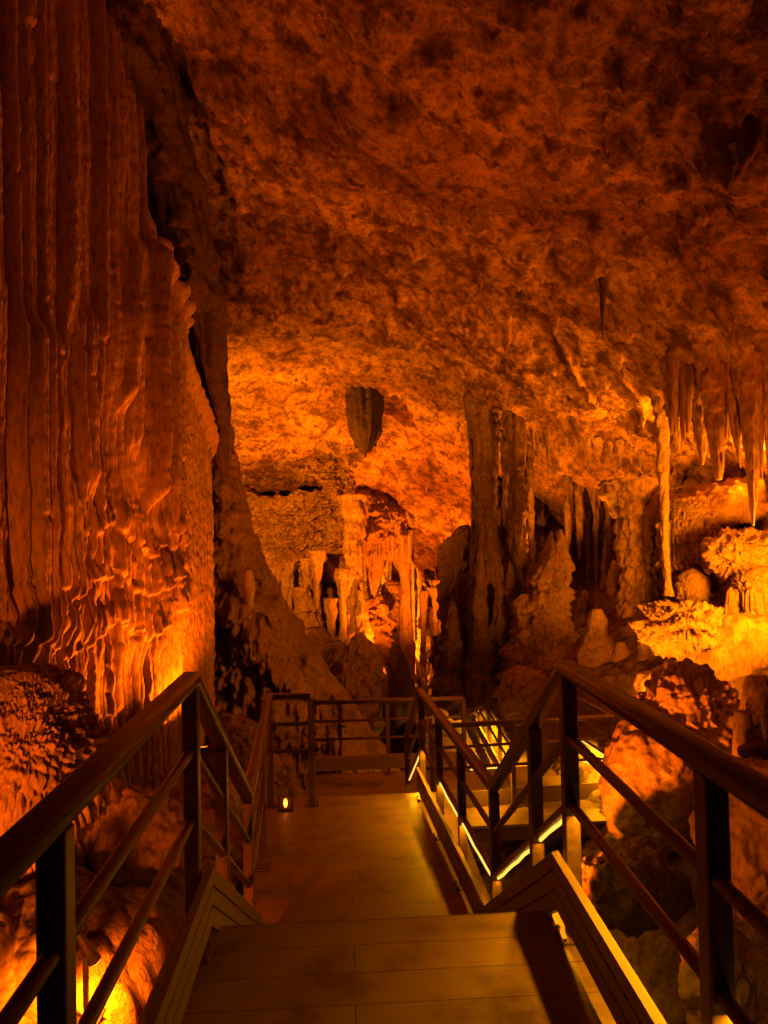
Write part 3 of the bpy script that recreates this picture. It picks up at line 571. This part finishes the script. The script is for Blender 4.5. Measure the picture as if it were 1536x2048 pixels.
# stalactites on the right, hanging off a low ledge of the ceiling
rk('hanging_ledge', 'far', 'dark lipped ceiling ledge carrying the large stalactites at the right edge', 'rock', 1510, 742, 9.6, (95, 32), 1.0, lump=.35, pits=.06, seed=50, n=120)
rk('hanging_ledge', 'wall', 'ragged hanging rock behind the large stalactites on the right', 'rock', 1408, 800, 10.0, (66, 56), .9, lump=.4, pits=.08, flute=.06, seed=51, n=110)
for q, (lab, spec, Yv) in enumerate([
    ('longest stalactite, hanging down to the flowstone hump at the right edge', [(1506, 1052, 2), (1505, 1000, 7), (1503, 930, 11), (1500, 860, 15), (1497, 790, 20), (1494, 720, 27), (1490, 660, 38)], 9.0),
    ('blunt knobbly stalactite ending in a stub, left of the longest one', [(1438, 960, 5), (1437, 940, 9), (1434, 900, 12), (1430, 860, 16), (1428, 800, 21), (1425, 730, 27), (1422, 670, 38)], 9.3),
    ('sharp stalactite between the blunt one and the longest one', [(1481, 936, 1), (1477, 905, 4), (1472, 870, 7), (1466, 820, 10), (1460, 740, 16), (1456, 670, 26)], 9.2),
    ('small ragged stalactite at the left end of the hanging rock', [(1405, 930, 2), (1404, 900, 8), (1402, 860, 14), (1400, 790, 20), (1398, 700, 34)], 9.7),
    ('stalactite cut by the right edge of the photo', [(1543, 1000, 1), (1541, 930, 6), (1538, 850, 11), (1536, 770, 18), (1534, 670, 32)], 9.1),
    ('thin stalactite close against the left of the longest one', [(1488, 905, 1), (1487, 870, 4), (1485, 820, 8), (1482, 760, 13), (1480, 670, 24)], 9.15),
    ('thin stalactite close against the right of the longest one', [(1524, 960, 1), (1523, 900, 4), (1521, 830, 7), (1518, 760, 12), (1516, 670, 24)], 9.15),
    ('slim stalactite just right of the blunt knobbly one', [(1453, 880, 1), (1452, 850, 4), (1450, 810, 8), (1446, 760, 13), (1444, 680, 24)], 9.35),
    ('short stalactite above the thin beaded column', [(1356, 905, 2), (1355, 880, 6), (1352, 840, 12), (1348, 790, 18), (1346, 720, 24), (1344, 650, 32)], 10.4)]):
    col('stalactite', 'wall', lab, 'stalactite', spec, Yv, 'large stalactites under the right ledge', lump=.3, lf=3, flute=.25, ff=7, tier=.1, tierH=.25, fine=.1, seed=60 + q, rows=110, sides=40)

# small stalactites along the lit ceiling
rs = random.Random(4)
def hang(px, py, L, r, label, group, mt='far', seed=0):
    Yv = ceil_hit(px, py); k = Yv / F_PX
    return col('stalactite', mt, label, 'stalactite', [(px + 1, py + L, .8), (px, py + L * .7, r * .5), (px, py + L * .35, r * .8), (px, py, r * 1.1), (px, py - 14, r * 1.8)], Yv, group,
               lump=.25, flute=.15, fine=.08, seed=seed, rows=40, sides=20)
hang(1205, 560, 118, 6.5, 'single dark needle stalactite on the dim ceiling above the lit right side', None, 'dark', 70)
hang(1465, 312, 34, 17, 'dark stub of a broken stalactite high on the right of the ceiling', None, 'dark', 71)
for q, (px, py, L, r) in enumerate([(1048, 868, 72, 7), (1066, 868, 40, 4), (1075, 872, 34, 4), (1096, 872, 62, 6), (1112, 876, 30, 4), (1132, 880, 24, 4), (1176, 884, 58, 8), (1196, 890, 36, 9),
                                    (1088, 874, 20, 3), (1152, 884, 22, 4), (1010, 880, 34, 5), (1222, 890, 24, 5), (934, 850, 34, 6), (985, 856, 44, 6), (1002, 862, 30, 5), (915, 846, 22, 5), (1240, 894, 40, 6), (1262, 898, 30, 6), (1284, 900, 46, 7)]):
    hang(px, py, L, r, 'small pointed stalactite in the row along the lit ceiling right of the tall columns', 'row of small ceiling stalactites', 'far', 72 + q)
for q in range(22):
    px = 1345 + q * 8.6 + rs.uniform(-4, 4); L = rs.uniform(18, 46)
    col('stalactite', 'wall', 'short thin stalactite in the ragged fringe under the right ledge', 'stalactite',
        [(px, 850 + L, .8), (px, 850 + L * .5, 4), (px, 845, 6), (px, 790, 8), (px, 700, 11)], 9.75 + rs.uniform(-.2, .2), 'ragged fringe under the right ledge', lump=.2, flute=.15, seed=100 + q, rows=30, sides=18)
for q in range(22):
    px = 705 + q * 5.6 + rs.uniform(-3, 3); L = rs.uniform(10, 44)
    col('stalactite', 'far', 'thin stalactite in the fringe over the lit chamber', 'stalactite',
        [(px, 1108 + L, .4), (px, 1108 + L * .5, 2), (px, 1100, 3.4), (px, 1070, 5)], 21.6 + rs.uniform(-.3, .5), 'fringe over the lit chamber', lump=.2, flute=.1, seed=130 + q, rows=26, sides=14)

# the blunt block hanging mid ceiling, its unlit look put into its colour
Yb = ceil_hit(728, 790)
hb = thing('hanging_block', 'dark blunt block of broken stalactites hanging from the middle of the ceiling', 'stalactite', at(728, 780, Yb))
def sub(o, root):
    o.parent = root; o.matrix_parent_inverse = Matrix.Translation(-Vector(root.location)); return o
k = Yb / F_PX
sub(lathe('stem', 'unlit_tone', [at(a, b, Yb) for a, b in ((731, 906), (731, 890), (731, 868), (731, 830), (730, 795), (728, 768), (728, 740))], [r * k for r in (7, 17, 28, 33, 35, 36, 48)], lump=.14, flute=.2, ff=9, fine=.05, seed=150, rows=100, sides=70), hb)
for q, (a, b, r) in enumerate([(711, 897, 6), (720, 905, 7), (730, 915, 7), (741, 901, 7), (750, 893, 6)]):
    sub(lathe('tooth', 'unlit_tone', [at(a + 1, b, Yb), at(a, b - 12, Yb), at(a, b - 34, Yb), at(a, 830, Yb)], [.3 * r * k, .7 * r * k, r * k, r * k], lump=.15, flute=.15, seed=151 + q, rows=40, sides=20), hb)

rk('flowstone_mound', 'wall', 'terraced flowstone mound with rows of short drips at the left edge, above the left handrail', 'flowstone', 30, 1600, 4.5, (178, 262), 1.25,
   lump=.2, tier=.13, tierH=.30, flute=.06, ff=30, fine=.012, pits=.012, seed=190, n=260, power=2.1, rot=.35)
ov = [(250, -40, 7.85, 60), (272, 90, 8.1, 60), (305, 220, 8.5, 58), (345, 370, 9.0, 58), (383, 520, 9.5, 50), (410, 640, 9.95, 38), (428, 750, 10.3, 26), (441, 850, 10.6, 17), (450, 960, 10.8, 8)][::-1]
tag(lathe('rock_overhang', 'shaded_lip', [at(a, b, Yv) for a, b, Yv, r in ov], [r * Yv / F_PX for a, b, Yv, r in ov], lump=.3, lf=2.2, flute=.2, ff=6, fine=.06, seed=400, rows=260, sides=70),
    'overhanging rock lip, coloured dark as if in shade, curving down the upper right edge of the fluted wall', 'rock')
# rocks by the left side of the walkway
for q, (lab, px, py, Yv, rp, mt) in enumerate([
    ('rounded lit boulder behind the left railing panel, at the foot of the fluted wall', 268, 1680, 4.6, (120, 110), 'wall'),
    ('rough pitted rock in the bottom left corner beside the hidden floodlight', 5, 1950, 2.9, (125, 120), 'pale'),
    ('small brightly lit rock between the left stair posts', 455, 1590, 8.2, (42, 60), 'pale'),
    ('dim sloping rock beyond the left stair, under the end of the fluted wall', 470, 1500, 10.2, (62, 70), 'ground')]):
    rk('boulder', mt, lab, 'boulder', px, py, Yv, rp, .8, lump=.28, pits=.03 if q != 1 else .06, seed=160 + q, n=120)
# ------------------------------------------------------------------ walkway
def mesh_obj(name, bm, mt, parent=None, smooth=False):
    me = bpy.data.meshes.new(name); bmesh.ops.recalc_face_normals(bm, faces=bm.faces[:]); bm.to_mesh(me); bm.free()
    return link(name, me, mt, parent, smooth)
def box_bm(bm, c, s, bev=.004, rotz=0.0):
    mt = Matrix.Translation(Vector(c)) @ Matrix.Rotation(rotz, 4, 'Z') @ Matrix.Diagonal((s[0], s[1], s[2], 1))
    g = bmesh.ops.create_cube(bm, size=1, matrix=mt)
    if bev:
        ed = list({e for v in g['verts'] for e in v.link_edges})
        bmesh.ops.bevel(bm, geom=ed, offset=bev, segments=2, affect='EDGES', profile=.5)
def sweep(bm, pts, prof, cap=True):
    """profile (side, up) swept along a polyline with mitred corners"""
    P = [Vector(p) for p in pts]; rings = []
    for i, p in enumerate(P):
        a = (P[i] - P[i - 1]).normalized() if i else None
        b = (P[i + 1] - P[i]).normalized() if i < len(P) - 1 else None
        t = ((a or b) + (b or a)).normalized()
        flat = Vector((t.x, t.y, 0)).normalized(); side = flat.cross(Vector((0, 0, 1))).normalized()
        up = side.cross(t).normalized()
        ks = ku = 1.0
        if a and b:
            fa, fb = Vector((a.x, a.y, 0)).normalized(), Vector((b.x, b.y, 0)).normalized()
            ks = 1 / max(.3, math.sqrt(max(.05, (1 + fa.dot(fb)) / 2)))
            pa = math.atan2(a.z, math.hypot(a.x, a.y)); pb = math.atan2(b.z, math.hypot(b.x, b.y)); ku = 1 / math.cos((pa - pb) / 2)
        rings.append([bm.verts.new(p + side * (s * ks) + up * (u * ku)) for s, u in prof])
    n = len(prof)
    for r1, r2 in zip(rings, rings[1:]):
        for i in range(n): bm.faces.new((r1[i], r1[(i + 1) % n], r2[(i + 1) % n], r2[i]))
    if cap: bm.faces.new(rings[0][::-1]); bm.faces.new(rings[-1])
def roundrect(w, h, r, k=4):
    out = []
    for cx, cy, a0 in ((w/2-r, h/2-r, 0), (-w/2+r, h/2-r, 90), (-w/2+r, -h/2+r, 180), (w/2-r, -h/2+r, 270)):
        for i in range(k + 1):
            a = math.radians(a0 + 90 * i / k); out.append((cx + r * math.cos(a), cy + r * math.sin(a)))
    return out
HAND = roundrect(.076, .058, .022); TUBE = [(.019 * math.cos(a * math.pi / 6), .019 * math.sin(a * math.pi / 6)) for a in range(12)]
LEDP = [(.0085 * math.cos(a * math.pi / 3), .0085 * math.sin(a * math.pi / 3)) for a in range(6)]
def lift(pts, h): return [Vector(p) + Vector((0, 0, h)) for p in pts]
def interp_path(pts, Yq):
    for a, b in zip(pts, pts[1:]):
        if min(a[1], b[1]) - 1e-6 <= Yq <= max(a[1], b[1]) + 1e-6 and abs(a[1] - b[1]) > 1e-6:
            t = (Yq - a[1]) / (b[1] - a[1]); return Vector(a).lerp(Vector(b), t)
def TOEP(n):   # grooved toe board section (side, up), n grooves facing the walkway side (+ or - side)
    h, w = .205, .028; z = -.0; g = .007
    pr = [(-w / 2, 0)]
    edge = []
    for i in range(3):
        z1 = h * (i + 1) / 3
        edge += [(w / 2, h * i / 3 + .004), (w / 2, z1 - g)]
        if i < 2: edge += [(w / 2 - .010, z1 - g * .6), (w / 2 - .010, z1 + .001)]
    pr += [(w / 2, 0)] + edge[1:] + [(-w / 2, h)]
    return [(s * n, u) for s, u in pr]

def railing(name, label, segs, posts, led=None, toe=None, group=None, H=1.05, hand='rail', toe_lift=.11, post_h=None, mids=(.78, .52), post_w=.06, led_side=1):
    """segs: deck-level polyline of the railing; posts: deck-level points; led / toe: lists of sub-polylines"""
    root = thing(name, label, 'railing', segs[0], group)
    def add(o): return sub(o, root)
    bm = bmesh.new(); sweep(bm, lift(segs, H), HAND); add(mesh_obj('handrail', bm, hand, smooth=True))
    for nm, h in zip(('mid_rail', 'lower_rail'), mids):
        bm = bmesh.new(); sweep(bm, lift(segs, h), TUBE); add(mesh_obj(nm, bm, 'post', smooth=True))
    for p in posts:
        p = Vector(p); bm = bmesh.new()
        box_bm(bm, p + Vector((0, 0, (H - .03 - .12) / 2)), (post_w, post_w, H - .03 + .12), .006)
        po = add(mesh_obj('post', bm, 'post'))
        bm = bmesh.new(); box_bm(bm, p + Vector((0, 0, .008)), (.13, .13, .012), .003)
        for sx in (-1, 1):
            for sy in (-1, 1):
                bmesh.ops.create_cone(bm, cap_ends=True, segments=6, radius1=.008, radius2=.008, depth=.012, matrix=Matrix.Translation(p + Vector((sx * .05, sy * .05, .019))))
        b = mesh_obj('base_plate', bm, 'post'); b.parent = po
    for ln, s in (toe or []):
        bm = bmesh.new(); sweep(bm, lift(ln, toe_lift), TOEP(s)); add(mesh_obj('toe_board', bm, 'toe'))
    for ln, drop, side, mt in (led or []):
        pts = []; L = lift(ln, mids[1] - drop); rr = random.Random(len(name) + len(pts)); i0 = 0
        for a, b in zip(L, L[1:]):
            n = max(3, int((b - a).length / .16))
            for i in range(n): pts.append(a.lerp(b, i / n) + Vector((side, 0, -.012 * math.sin(math.pi * i / n) * (drop > .03) + rr.uniform(-.006, .006))))
        pts.append(L[-1] + Vector((side, 0, 0)))
        bm = bmesh.new(); sweep(bm, pts, LEDP); strip = add(mesh_obj('led_strip', bm, mt, smooth=True))
        for a, b in zip(L, L[1:]):                                  # the light the strip gives off, shining down and out from its underside
            a, b = Vector(a) + Vector((side, 0, -.012)), Vector(b) + Vector((side, 0, -.012)); d = (b - a)
            ld = bpy.data.lights.new('led_glow', 'AREA'); ld.shape = 'RECTANGLE'; ld.size = d.length; ld.size_y = .012
            ld.energy = d.length * (34 if mt == 'led_far' else 10.5); ld.color = (1.0, .36, .003)
            lx = d.normalized(); lz = (Vector((0, 0, 1)) - lx * lx.z).normalized(); ly = lz.cross(lx)
            mw = Matrix((( lx.x, ly.x, lz.x, 0), (lx.y, ly.y, lz.y, 0), (lx.z, ly.z, lz.z, 0), (0, 0, 0, 1))); mw.translation = (a + b) / 2
            lo = bpy.data.objects.new('led_glow', ld); COL.objects.link(lo); lo.matrix_world = mw
            sub(lo, root)
    return root

# --- paths (deck level)
ZM, ZL, ZW, ZF = -1.03, -1.88, -2.5, -3.3
Lp = [(-.575, -.7, 0), (-.61, 3.02, 0), (-.625, 4.74, ZM), (-.775, 7.62, ZM), (-.375, 7.60, ZM)]
Rp = [(.80, -.7, 0), (.863, 3.02, 0), (.877, 4.74, ZM), (.71, 7.63, ZM), (.68, 9.25, ZL)]
off = lambda pts, dx: [(p[0] + dx, p[1], p[2]) for p in pts]
Lposts = [interp_path(Lp, y) for y in (.15, 1.6, 3.02, 3.75, 4.74, 6.2, 7.61)] + [Vector(Lp[4])]
Rposts = [interp_path(Rp, y) for y in (.2, 1.78, 3.02, 3.62, 4.74, 5.73, 6.66, 7.62, 9.24)]
railing('railing', 'left railing of the upper walkway and stair, ending at the corner by the little lamp', Lp, Lposts,
        toe=[(off(Lp[:3], .055), 1), ])
railing('railing', 'right railing of the upper walkway and stair, with yellow light strip under its bar', Rp, Rposts,
        led=[([interp_path(off(Rp, .0), -.6), interp_path(off(Rp, .0), 1.5)], .046, 0, 'led'), ([interp_path(off(Rp, .012), 1.5), interp_path(off(Rp, .012), 3.0)], .026, .010, 'led')] + [([interp_path(off(Rp, dx), y0), interp_path(off(Rp, dx), y1)], dr, 0, 'led') for y0, y1, dr, dx in ((3.06, 3.58, .03, .008), (3.66, 4.70, .03, .008), (4.78, 5.69, .046, -.004), (5.77, 6.62, .046, -.004), (6.70, 7.58, .026, .02), (7.7, 9.1, .03, .006))], toe=[(off(Rp[:3], -.055), -1), (off(Rp[2:4], -.05), -1)])
# landing, back railing
railing('railing', 'back railing of the lower landing, crossing in front of the black stalagmite', [(-.56, 11.2, ZL), (1.66, 11.2, ZL)],
        [(-.56, 11.2, ZL), (.55, 11.2, ZL), (1.66, 11.2, ZL)], toe=[([(-.56, 11.15, ZL), (1.66, 11.15, ZL)], 1)], toe_lift=.09)
railing('railing', 'railing along the front and right end of the side platform, with short light strips', [(1.02, 9.62, ZL), (3.36, 9.82, ZL), (3.22, 11.2, ZL)],
        [(1.02, 9.62, ZL), (2.05, 9.70, ZL), (3.36, 9.82, ZL), (3.22, 11.2, ZL)], led=[(l, .03, 0, 'led_far') for l in ([(1.50, 9.66, ZL), (1.90, 9.69, ZL)], [(2.98, 9.79, ZL), (3.34, 9.82, ZL)], [(3.33, 10.1, ZL), (3.26, 10.8, ZL)])],
        toe=[([(1.02, 9.68, ZL), (3.30, 9.87, ZL), (3.18, 11.2, ZL)], -1)], toe_lift=.0)
railing('railing', 'left railing of the farther walkway beyond the back railing', [(1.38, 13.2, ZW), (1.62, 18.2, ZW), (1.75, 19.6, ZF)],
        [(1.38, 13.2, ZW), (1.46, 15.0, ZW), (1.54, 16.6, ZW), (1.62, 18.2, ZW), (1.75, 19.6, ZF)])
railing('railing', 'right railing of the farther walkway with a row of short bright light strips', [(2.45, 11.6, ZW), (2.68, 17.7, ZW), (2.66, 19.3, ZF)],
        [(2.45 + .23 * (y - 11.6) / 6.1, y, ZW) for y in (11.6, 12.8, 14.0, 15.2, 16.4, 17.7)] + [(2.66, 19.3, ZF)],
        led=[([(2.45 + .23 * (y - 11.6) / 6.1 + .02, y, ZW), (2.45 + .23 * (y + .8 - 11.6) / 6.1 + .02, y + .8, ZW)], .03, 0, 'led_far') for y in (11.8, 13.0, 14.2, 15.4, 16.6)], toe=[([(2.40, 11.6, ZW), (2.63, 17.7, ZW)], -1)])
railing('railing', 'farthest left railing at the mouth of the lit chamber', [(2.02, 20.0, ZF), (2.05, 24.0, ZF)], [(2.02, 20.0, ZF), (2.03, 22, ZF), (2.05, 24.0, ZF)])
railing('railing', 'farthest right railing at the mouth of the lit chamber', [(2.98, 20.0, ZF), (2.85, 24.0, ZF)], [(2.98, 20.0, ZF), (2.9, 21.3, ZF), (2.88, 22.6, ZF), (2.85, 24.0, ZF)])

def deck(name, label, x0, x1, y0, y1, z, rot=0.0, pivot=None, fascia=True, cat='walkway'):
    root = thing(name, label, cat, ((x0 + x1) / 2, y0, z))
    bm = bmesh.new(); box_bm(bm, ((x0 + x1) / 2, (y0 + y1) / 2, z - .02), (x1 - x0, y1 - y0, .04), .004)
    sub(mesh_obj('deck', bm, 'deck'), root)
    bm = bmesh.new()
    for xx in (x0 + .05, x1 - .05): box_bm(bm, (xx, (y0 + y1) / 2, z - .125), (.06, y1 - y0 - .02, .16), .004)
    n = max(2, int((y1 - y0) / .8))
    for i in range(n + 1): box_bm(bm, ((x0 + x1) / 2, y0 + .05 + (y1 - y0 - .1) * i / n, z - .125), (x1 - x0 - .17, .05, .14), .003)
    sub(mesh_obj('support_frame', bm, 'post'), root)
    bm = bmesh.new()
    for yy in (y0 + .2, y1 - .2):
        for xx in (x0 + .12, x1 - .12): box_bm(bm, (xx, yy, z - .205 - 1.3), (.08, .08, 2.6), .004)
    sub(mesh_obj('support_leg', bm, 'post'), root)
    return root
deck('walkway_deck', 'nearest deck of dark boards under the viewer, ending at the top of the stair', -.72, 1.0, -.9, 3.24, 0)
md = deck('walkway_deck', 'middle deck of amber lit boards at the foot of the stair', -.80, .98, 4.66, 7.82, ZM)
md.rotation_euler.z = 0
deck('walkway_deck', 'lower landing platform crossing beyond the middle deck', -.62, 3.42, 9.1, 11.3, ZL)
deck('walkway_deck', 'bright farther walkway seen past the end of the back railing', 1.42, 2.72, 11.9, 18.3, ZW)
deck('walkway_deck', 'farthest small walkway deck at the mouth of the lit chamber', 2.0, 3.0, 19.9, 24.2, ZF)
def stair(name, label, x0, x1, ya, yb, za, zb, n):
    root = thing(name, label, 'stair', ((x0 + x1) / 2, ya, za))
    for i in range(1, n):
        t = i / n; bm = bmesh.new()
        box_bm(bm, ((x0 + x1) / 2, ya + (yb - ya) * (i - .5) / (n - 1 + .0001) , za + (zb - za) * t - .02), (x1 - x0 - .09, (yb - ya) / (n - 1) + .03, .038), .004)
        sub(mesh_obj('tread', bm, 'deck'), root)
    for xx in (x0 + .02, x1 - .02):
        bm = bmesh.new(); sweep(bm, [(xx, ya, za - .16), (xx, yb, zb - .16)], roundrect(.03, .24, .004, 1)); sub(mesh_obj('stringer', bm, 'post'), root)
    return root
stair('stair', 'stair from the near deck down to the middle deck', -.62, .86, 3.25, 4.65, 0, ZM, 6)
stair('stair', 'short stair from the end of the middle deck down to the landing', -.33, .72, 7.83, 9.09, ZM, ZL, 5)
stair('stair', 'short stair from the landing down to the bright farther walkway', 1.70, 2.6, 11.31, 11.89, ZL, ZW, 4)
stair('stair', 'farthest stair going down to the mouth of the lit chamber', 1.7, 2.7, 18.31, 19.89, ZW, ZF, 5)
# ------------------------------------------------------------------ lamps (hidden floodlights that light the cave, some of them added as fill) and world
AMB = (1.0, .14, .001)
GOLD = (1.0, .21, .001)
def flood(label, loc, aim, watts, ang=110, size=.07, col=AMB, body=.075, blend=.6, group='hidden cave floodlights'):
    loc = Vector(loc); d = (Vector(aim) - loc).normalized()
    root = thing('floodlight', label, 'floodlight', loc, group)
    q = d.to_track_quat('Z', 'Y').to_matrix().to_4x4(); T = Matrix.Translation(loc) @ q
    bm = bmesh.new()
    for r1, r2, z0, z1 in ((body * .45, body * .75, -.13, -.05), (body * .75, body, -.05, .02)):
        bmesh.ops.create_cone(bm, cap_ends=True, segments=24, radius1=r1, radius2=r2, depth=z1 - z0, matrix=T @ Matrix.Translation((0, 0, (z0 + z1) / 2 - .03)))
    sub(mesh_obj('housing', bm, 'steel'), root)
    bm = bmesh.new(); bmesh.ops.create_circle(bm, cap_ends=True, segments=24, radius=body * .82, matrix=T @ Matrix.Translation((0, 0, -.004)))
    sub(mesh_obj('lens', bm, 'bulb'), root)
    bm = bmesh.new(); box_bm(bm, loc - d * .09 + Vector((0, 0, -.16)), (.02, .02, .24), .003); box_bm(bm, loc - d * .09 + Vector((0, 0, -.285)), (.12, .12, .012), .003)
    sub(mesh_obj('stand', bm, 'steel'), root)
    ld = bpy.data.lights.new('floodlight_beam', 'SPOT'); ld.energy = watts; ld.color = col; ld.spot_size = math.radians(ang); ld.spot_blend = blend; ld.shadow_soft_size = size
    lo = bpy.data.objects.new('floodlight_beam', ld); COL.objects.link(lo); lo.matrix_world = Matrix.Translation(loc + d * .02) @ d.to_track_quat('-Z', 'Y').to_matrix().to_4x4()
    sub(lo, root)
    return root
flood('floodlight at the foot of the fluted wall, hidden behind the left stair post', (-1.60, 8.6, -.70), (-1.88, 9.3, 2.6), 700, 118, body=.05)
flood('added floodlight between the stair posts and the fluted wall', (-1.0, 8.0, -1.12), (-2.6, 7.2, 2.1), 1050, 58, body=.032)  # extra lamp put in to light the fronts of the flutes
flood('small cone shaped floodlight on the rock behind the near left post', (-1.04, 3.2, -.10), (-.91, 3.34, -.47), 150, 130, size=.03, body=.028)
flood('added floodlight hidden low behind the near left post', (-.93, 2.45, .02), (-1.22, 3.7, -.25), 85, 70, size=.04, body=.03)  # added to spread a broader glow over the left rocks
flood('added floodlight among the rocks left of the near deck', (-1.5, 1.6, .35), (-2.9, 4.2, .0), 520, 86)  # extra lamp added out of view to light the left ledge
flood('floodlight low beside the left stair posts', (-1.0, 8.7, -1.7), (-1.5, 9.2, -1.0), 60, 150, size=.04)
flood('floodlight behind the sloping buttress, aimed at the ceiling', (-2.3, 15.0, 1.7), (-1.2, 18.0, 3.4), 3000, 160, col=GOLD, blend=1.0)
flood('floodlight behind the black stalagmite, aimed at the far ceiling', (1.2, 18.5, -2.2), (2.2, 21.0, 2.0), 3200, 110)
flood('floodlight behind the ribbed column in the lit chamber', (.15, 23.2, -2.6), (2.2, 24.6, -1.2), 2600, 150, col=GOLD)
flood('floodlight on the right of the lit chamber, behind the black bulge', (3.4, 21.6, -2.2), (2.0, 25.0, -.6), 1500, 140, col=GOLD)
flood('floodlight out on the right, aimed at the ceiling over the big stalactites', (6.7, 11.0, 1.9), (5.7, 12.6, 4.4), 1700, 110, col=GOLD, blend=.9)
flood('added floodlight behind the knobbly stalagmite, aimed up at the ceiling', (4.2, 15.2, .3), (4.6, 15.0, 3.6), 1000, 100, col=GOLD)  # another lamp added to brighten the mid-right ceiling
flood('floodlight behind the right handrail, aimed at the flowstone mounds', (3.4, 9.4, -.6), (5.0, 10.6, 1.0), 360, 140, size=.25, col=GOLD)
flood('floodlight beyond the right edge, aimed at the flowstone shelves', (5.5, 8.7, 1.0), (4.7, 10.7, 1.5), 1000, 150, size=.3, col=GOLD)
flood('floodlight under the middle deck, aimed at the smooth boulder', (1.15, 6.4, -1.7), (3.25, 7.7, -.75), 900, 46)
flood('floodlight under the stair, aimed at the right bank', (1.05, 4.3, -1.0), (2.8, 5.5, -.3), 90, 60)
flood('added fill floodlight low in the dark recess, behind the short round topped stalagmite', (5.05, 14.3, -.5), (5.3, 17.0, .9), 220, 140)  # fill light added to lift the black of the recess
flood('added fill floodlight on the right bank near the viewer, aimed up at the ceiling', (5.0, 6.0, .9), (3.0, 6.8, 5.2), 420, 130)  # unseen lamp added to fill the dark near-right ceiling
# the little visible lamp at the corner of the middle deck
p = at(571, 1606, 7.45)
root = thing('corner_lamp', 'small lit lamp on the deck at the corner of the left railing', 'lamp', p)
bm = bmesh.new(); bmesh.ops.create_uvsphere(bm, u_segments=16, v_segments=10, radius=.5, matrix=Matrix.Translation(p) @ Matrix.Diagonal((.04, .04, .085, 1))); sub(mesh_obj('bulb', bm, 'bulb', smooth=True), root)
bm = bmesh.new()
box_bm(bm, p + Vector((0, .04, -.062)), (.14, .12, .02), .004); box_bm(bm, p + Vector((-.06, .06, 0)), (.015, .06, .11), .003); box_bm(bm, p + Vector((.06, .06, 0)), (.015, .06, .11), .003)
sub(mesh_obj('bracket', bm, 'steel'), root)

w = bpy.data.worlds.new('World'); scn.world = w; w.use_nodes = True
bg = w.node_tree.nodes.get('Background')
bg.inputs[0].default_value = (1.0, .25, .04, 1); bg.inputs[1].default_value = .0015

scn.view_settings.view_transform = 'Standard'; scn.view_settings.look = 'None'; scn.view_settings.exposure = 0; scn.view_settings.gamma = 1
scn.render.engine = 'CYCLES'
c = scn.cycles
c.max_bounces = 5; c.diffuse_bounces = 3; c.glossy_bounces = 2; c.transmission_bounces = 1
c.caustics_reflective = False; c.caustics_refractive = False
c.sample_clamp_indirect = 3.0
c.use_denoising = True; c.denoiser = 'OPENIMAGEDENOISE'
c.use_light_tree = True
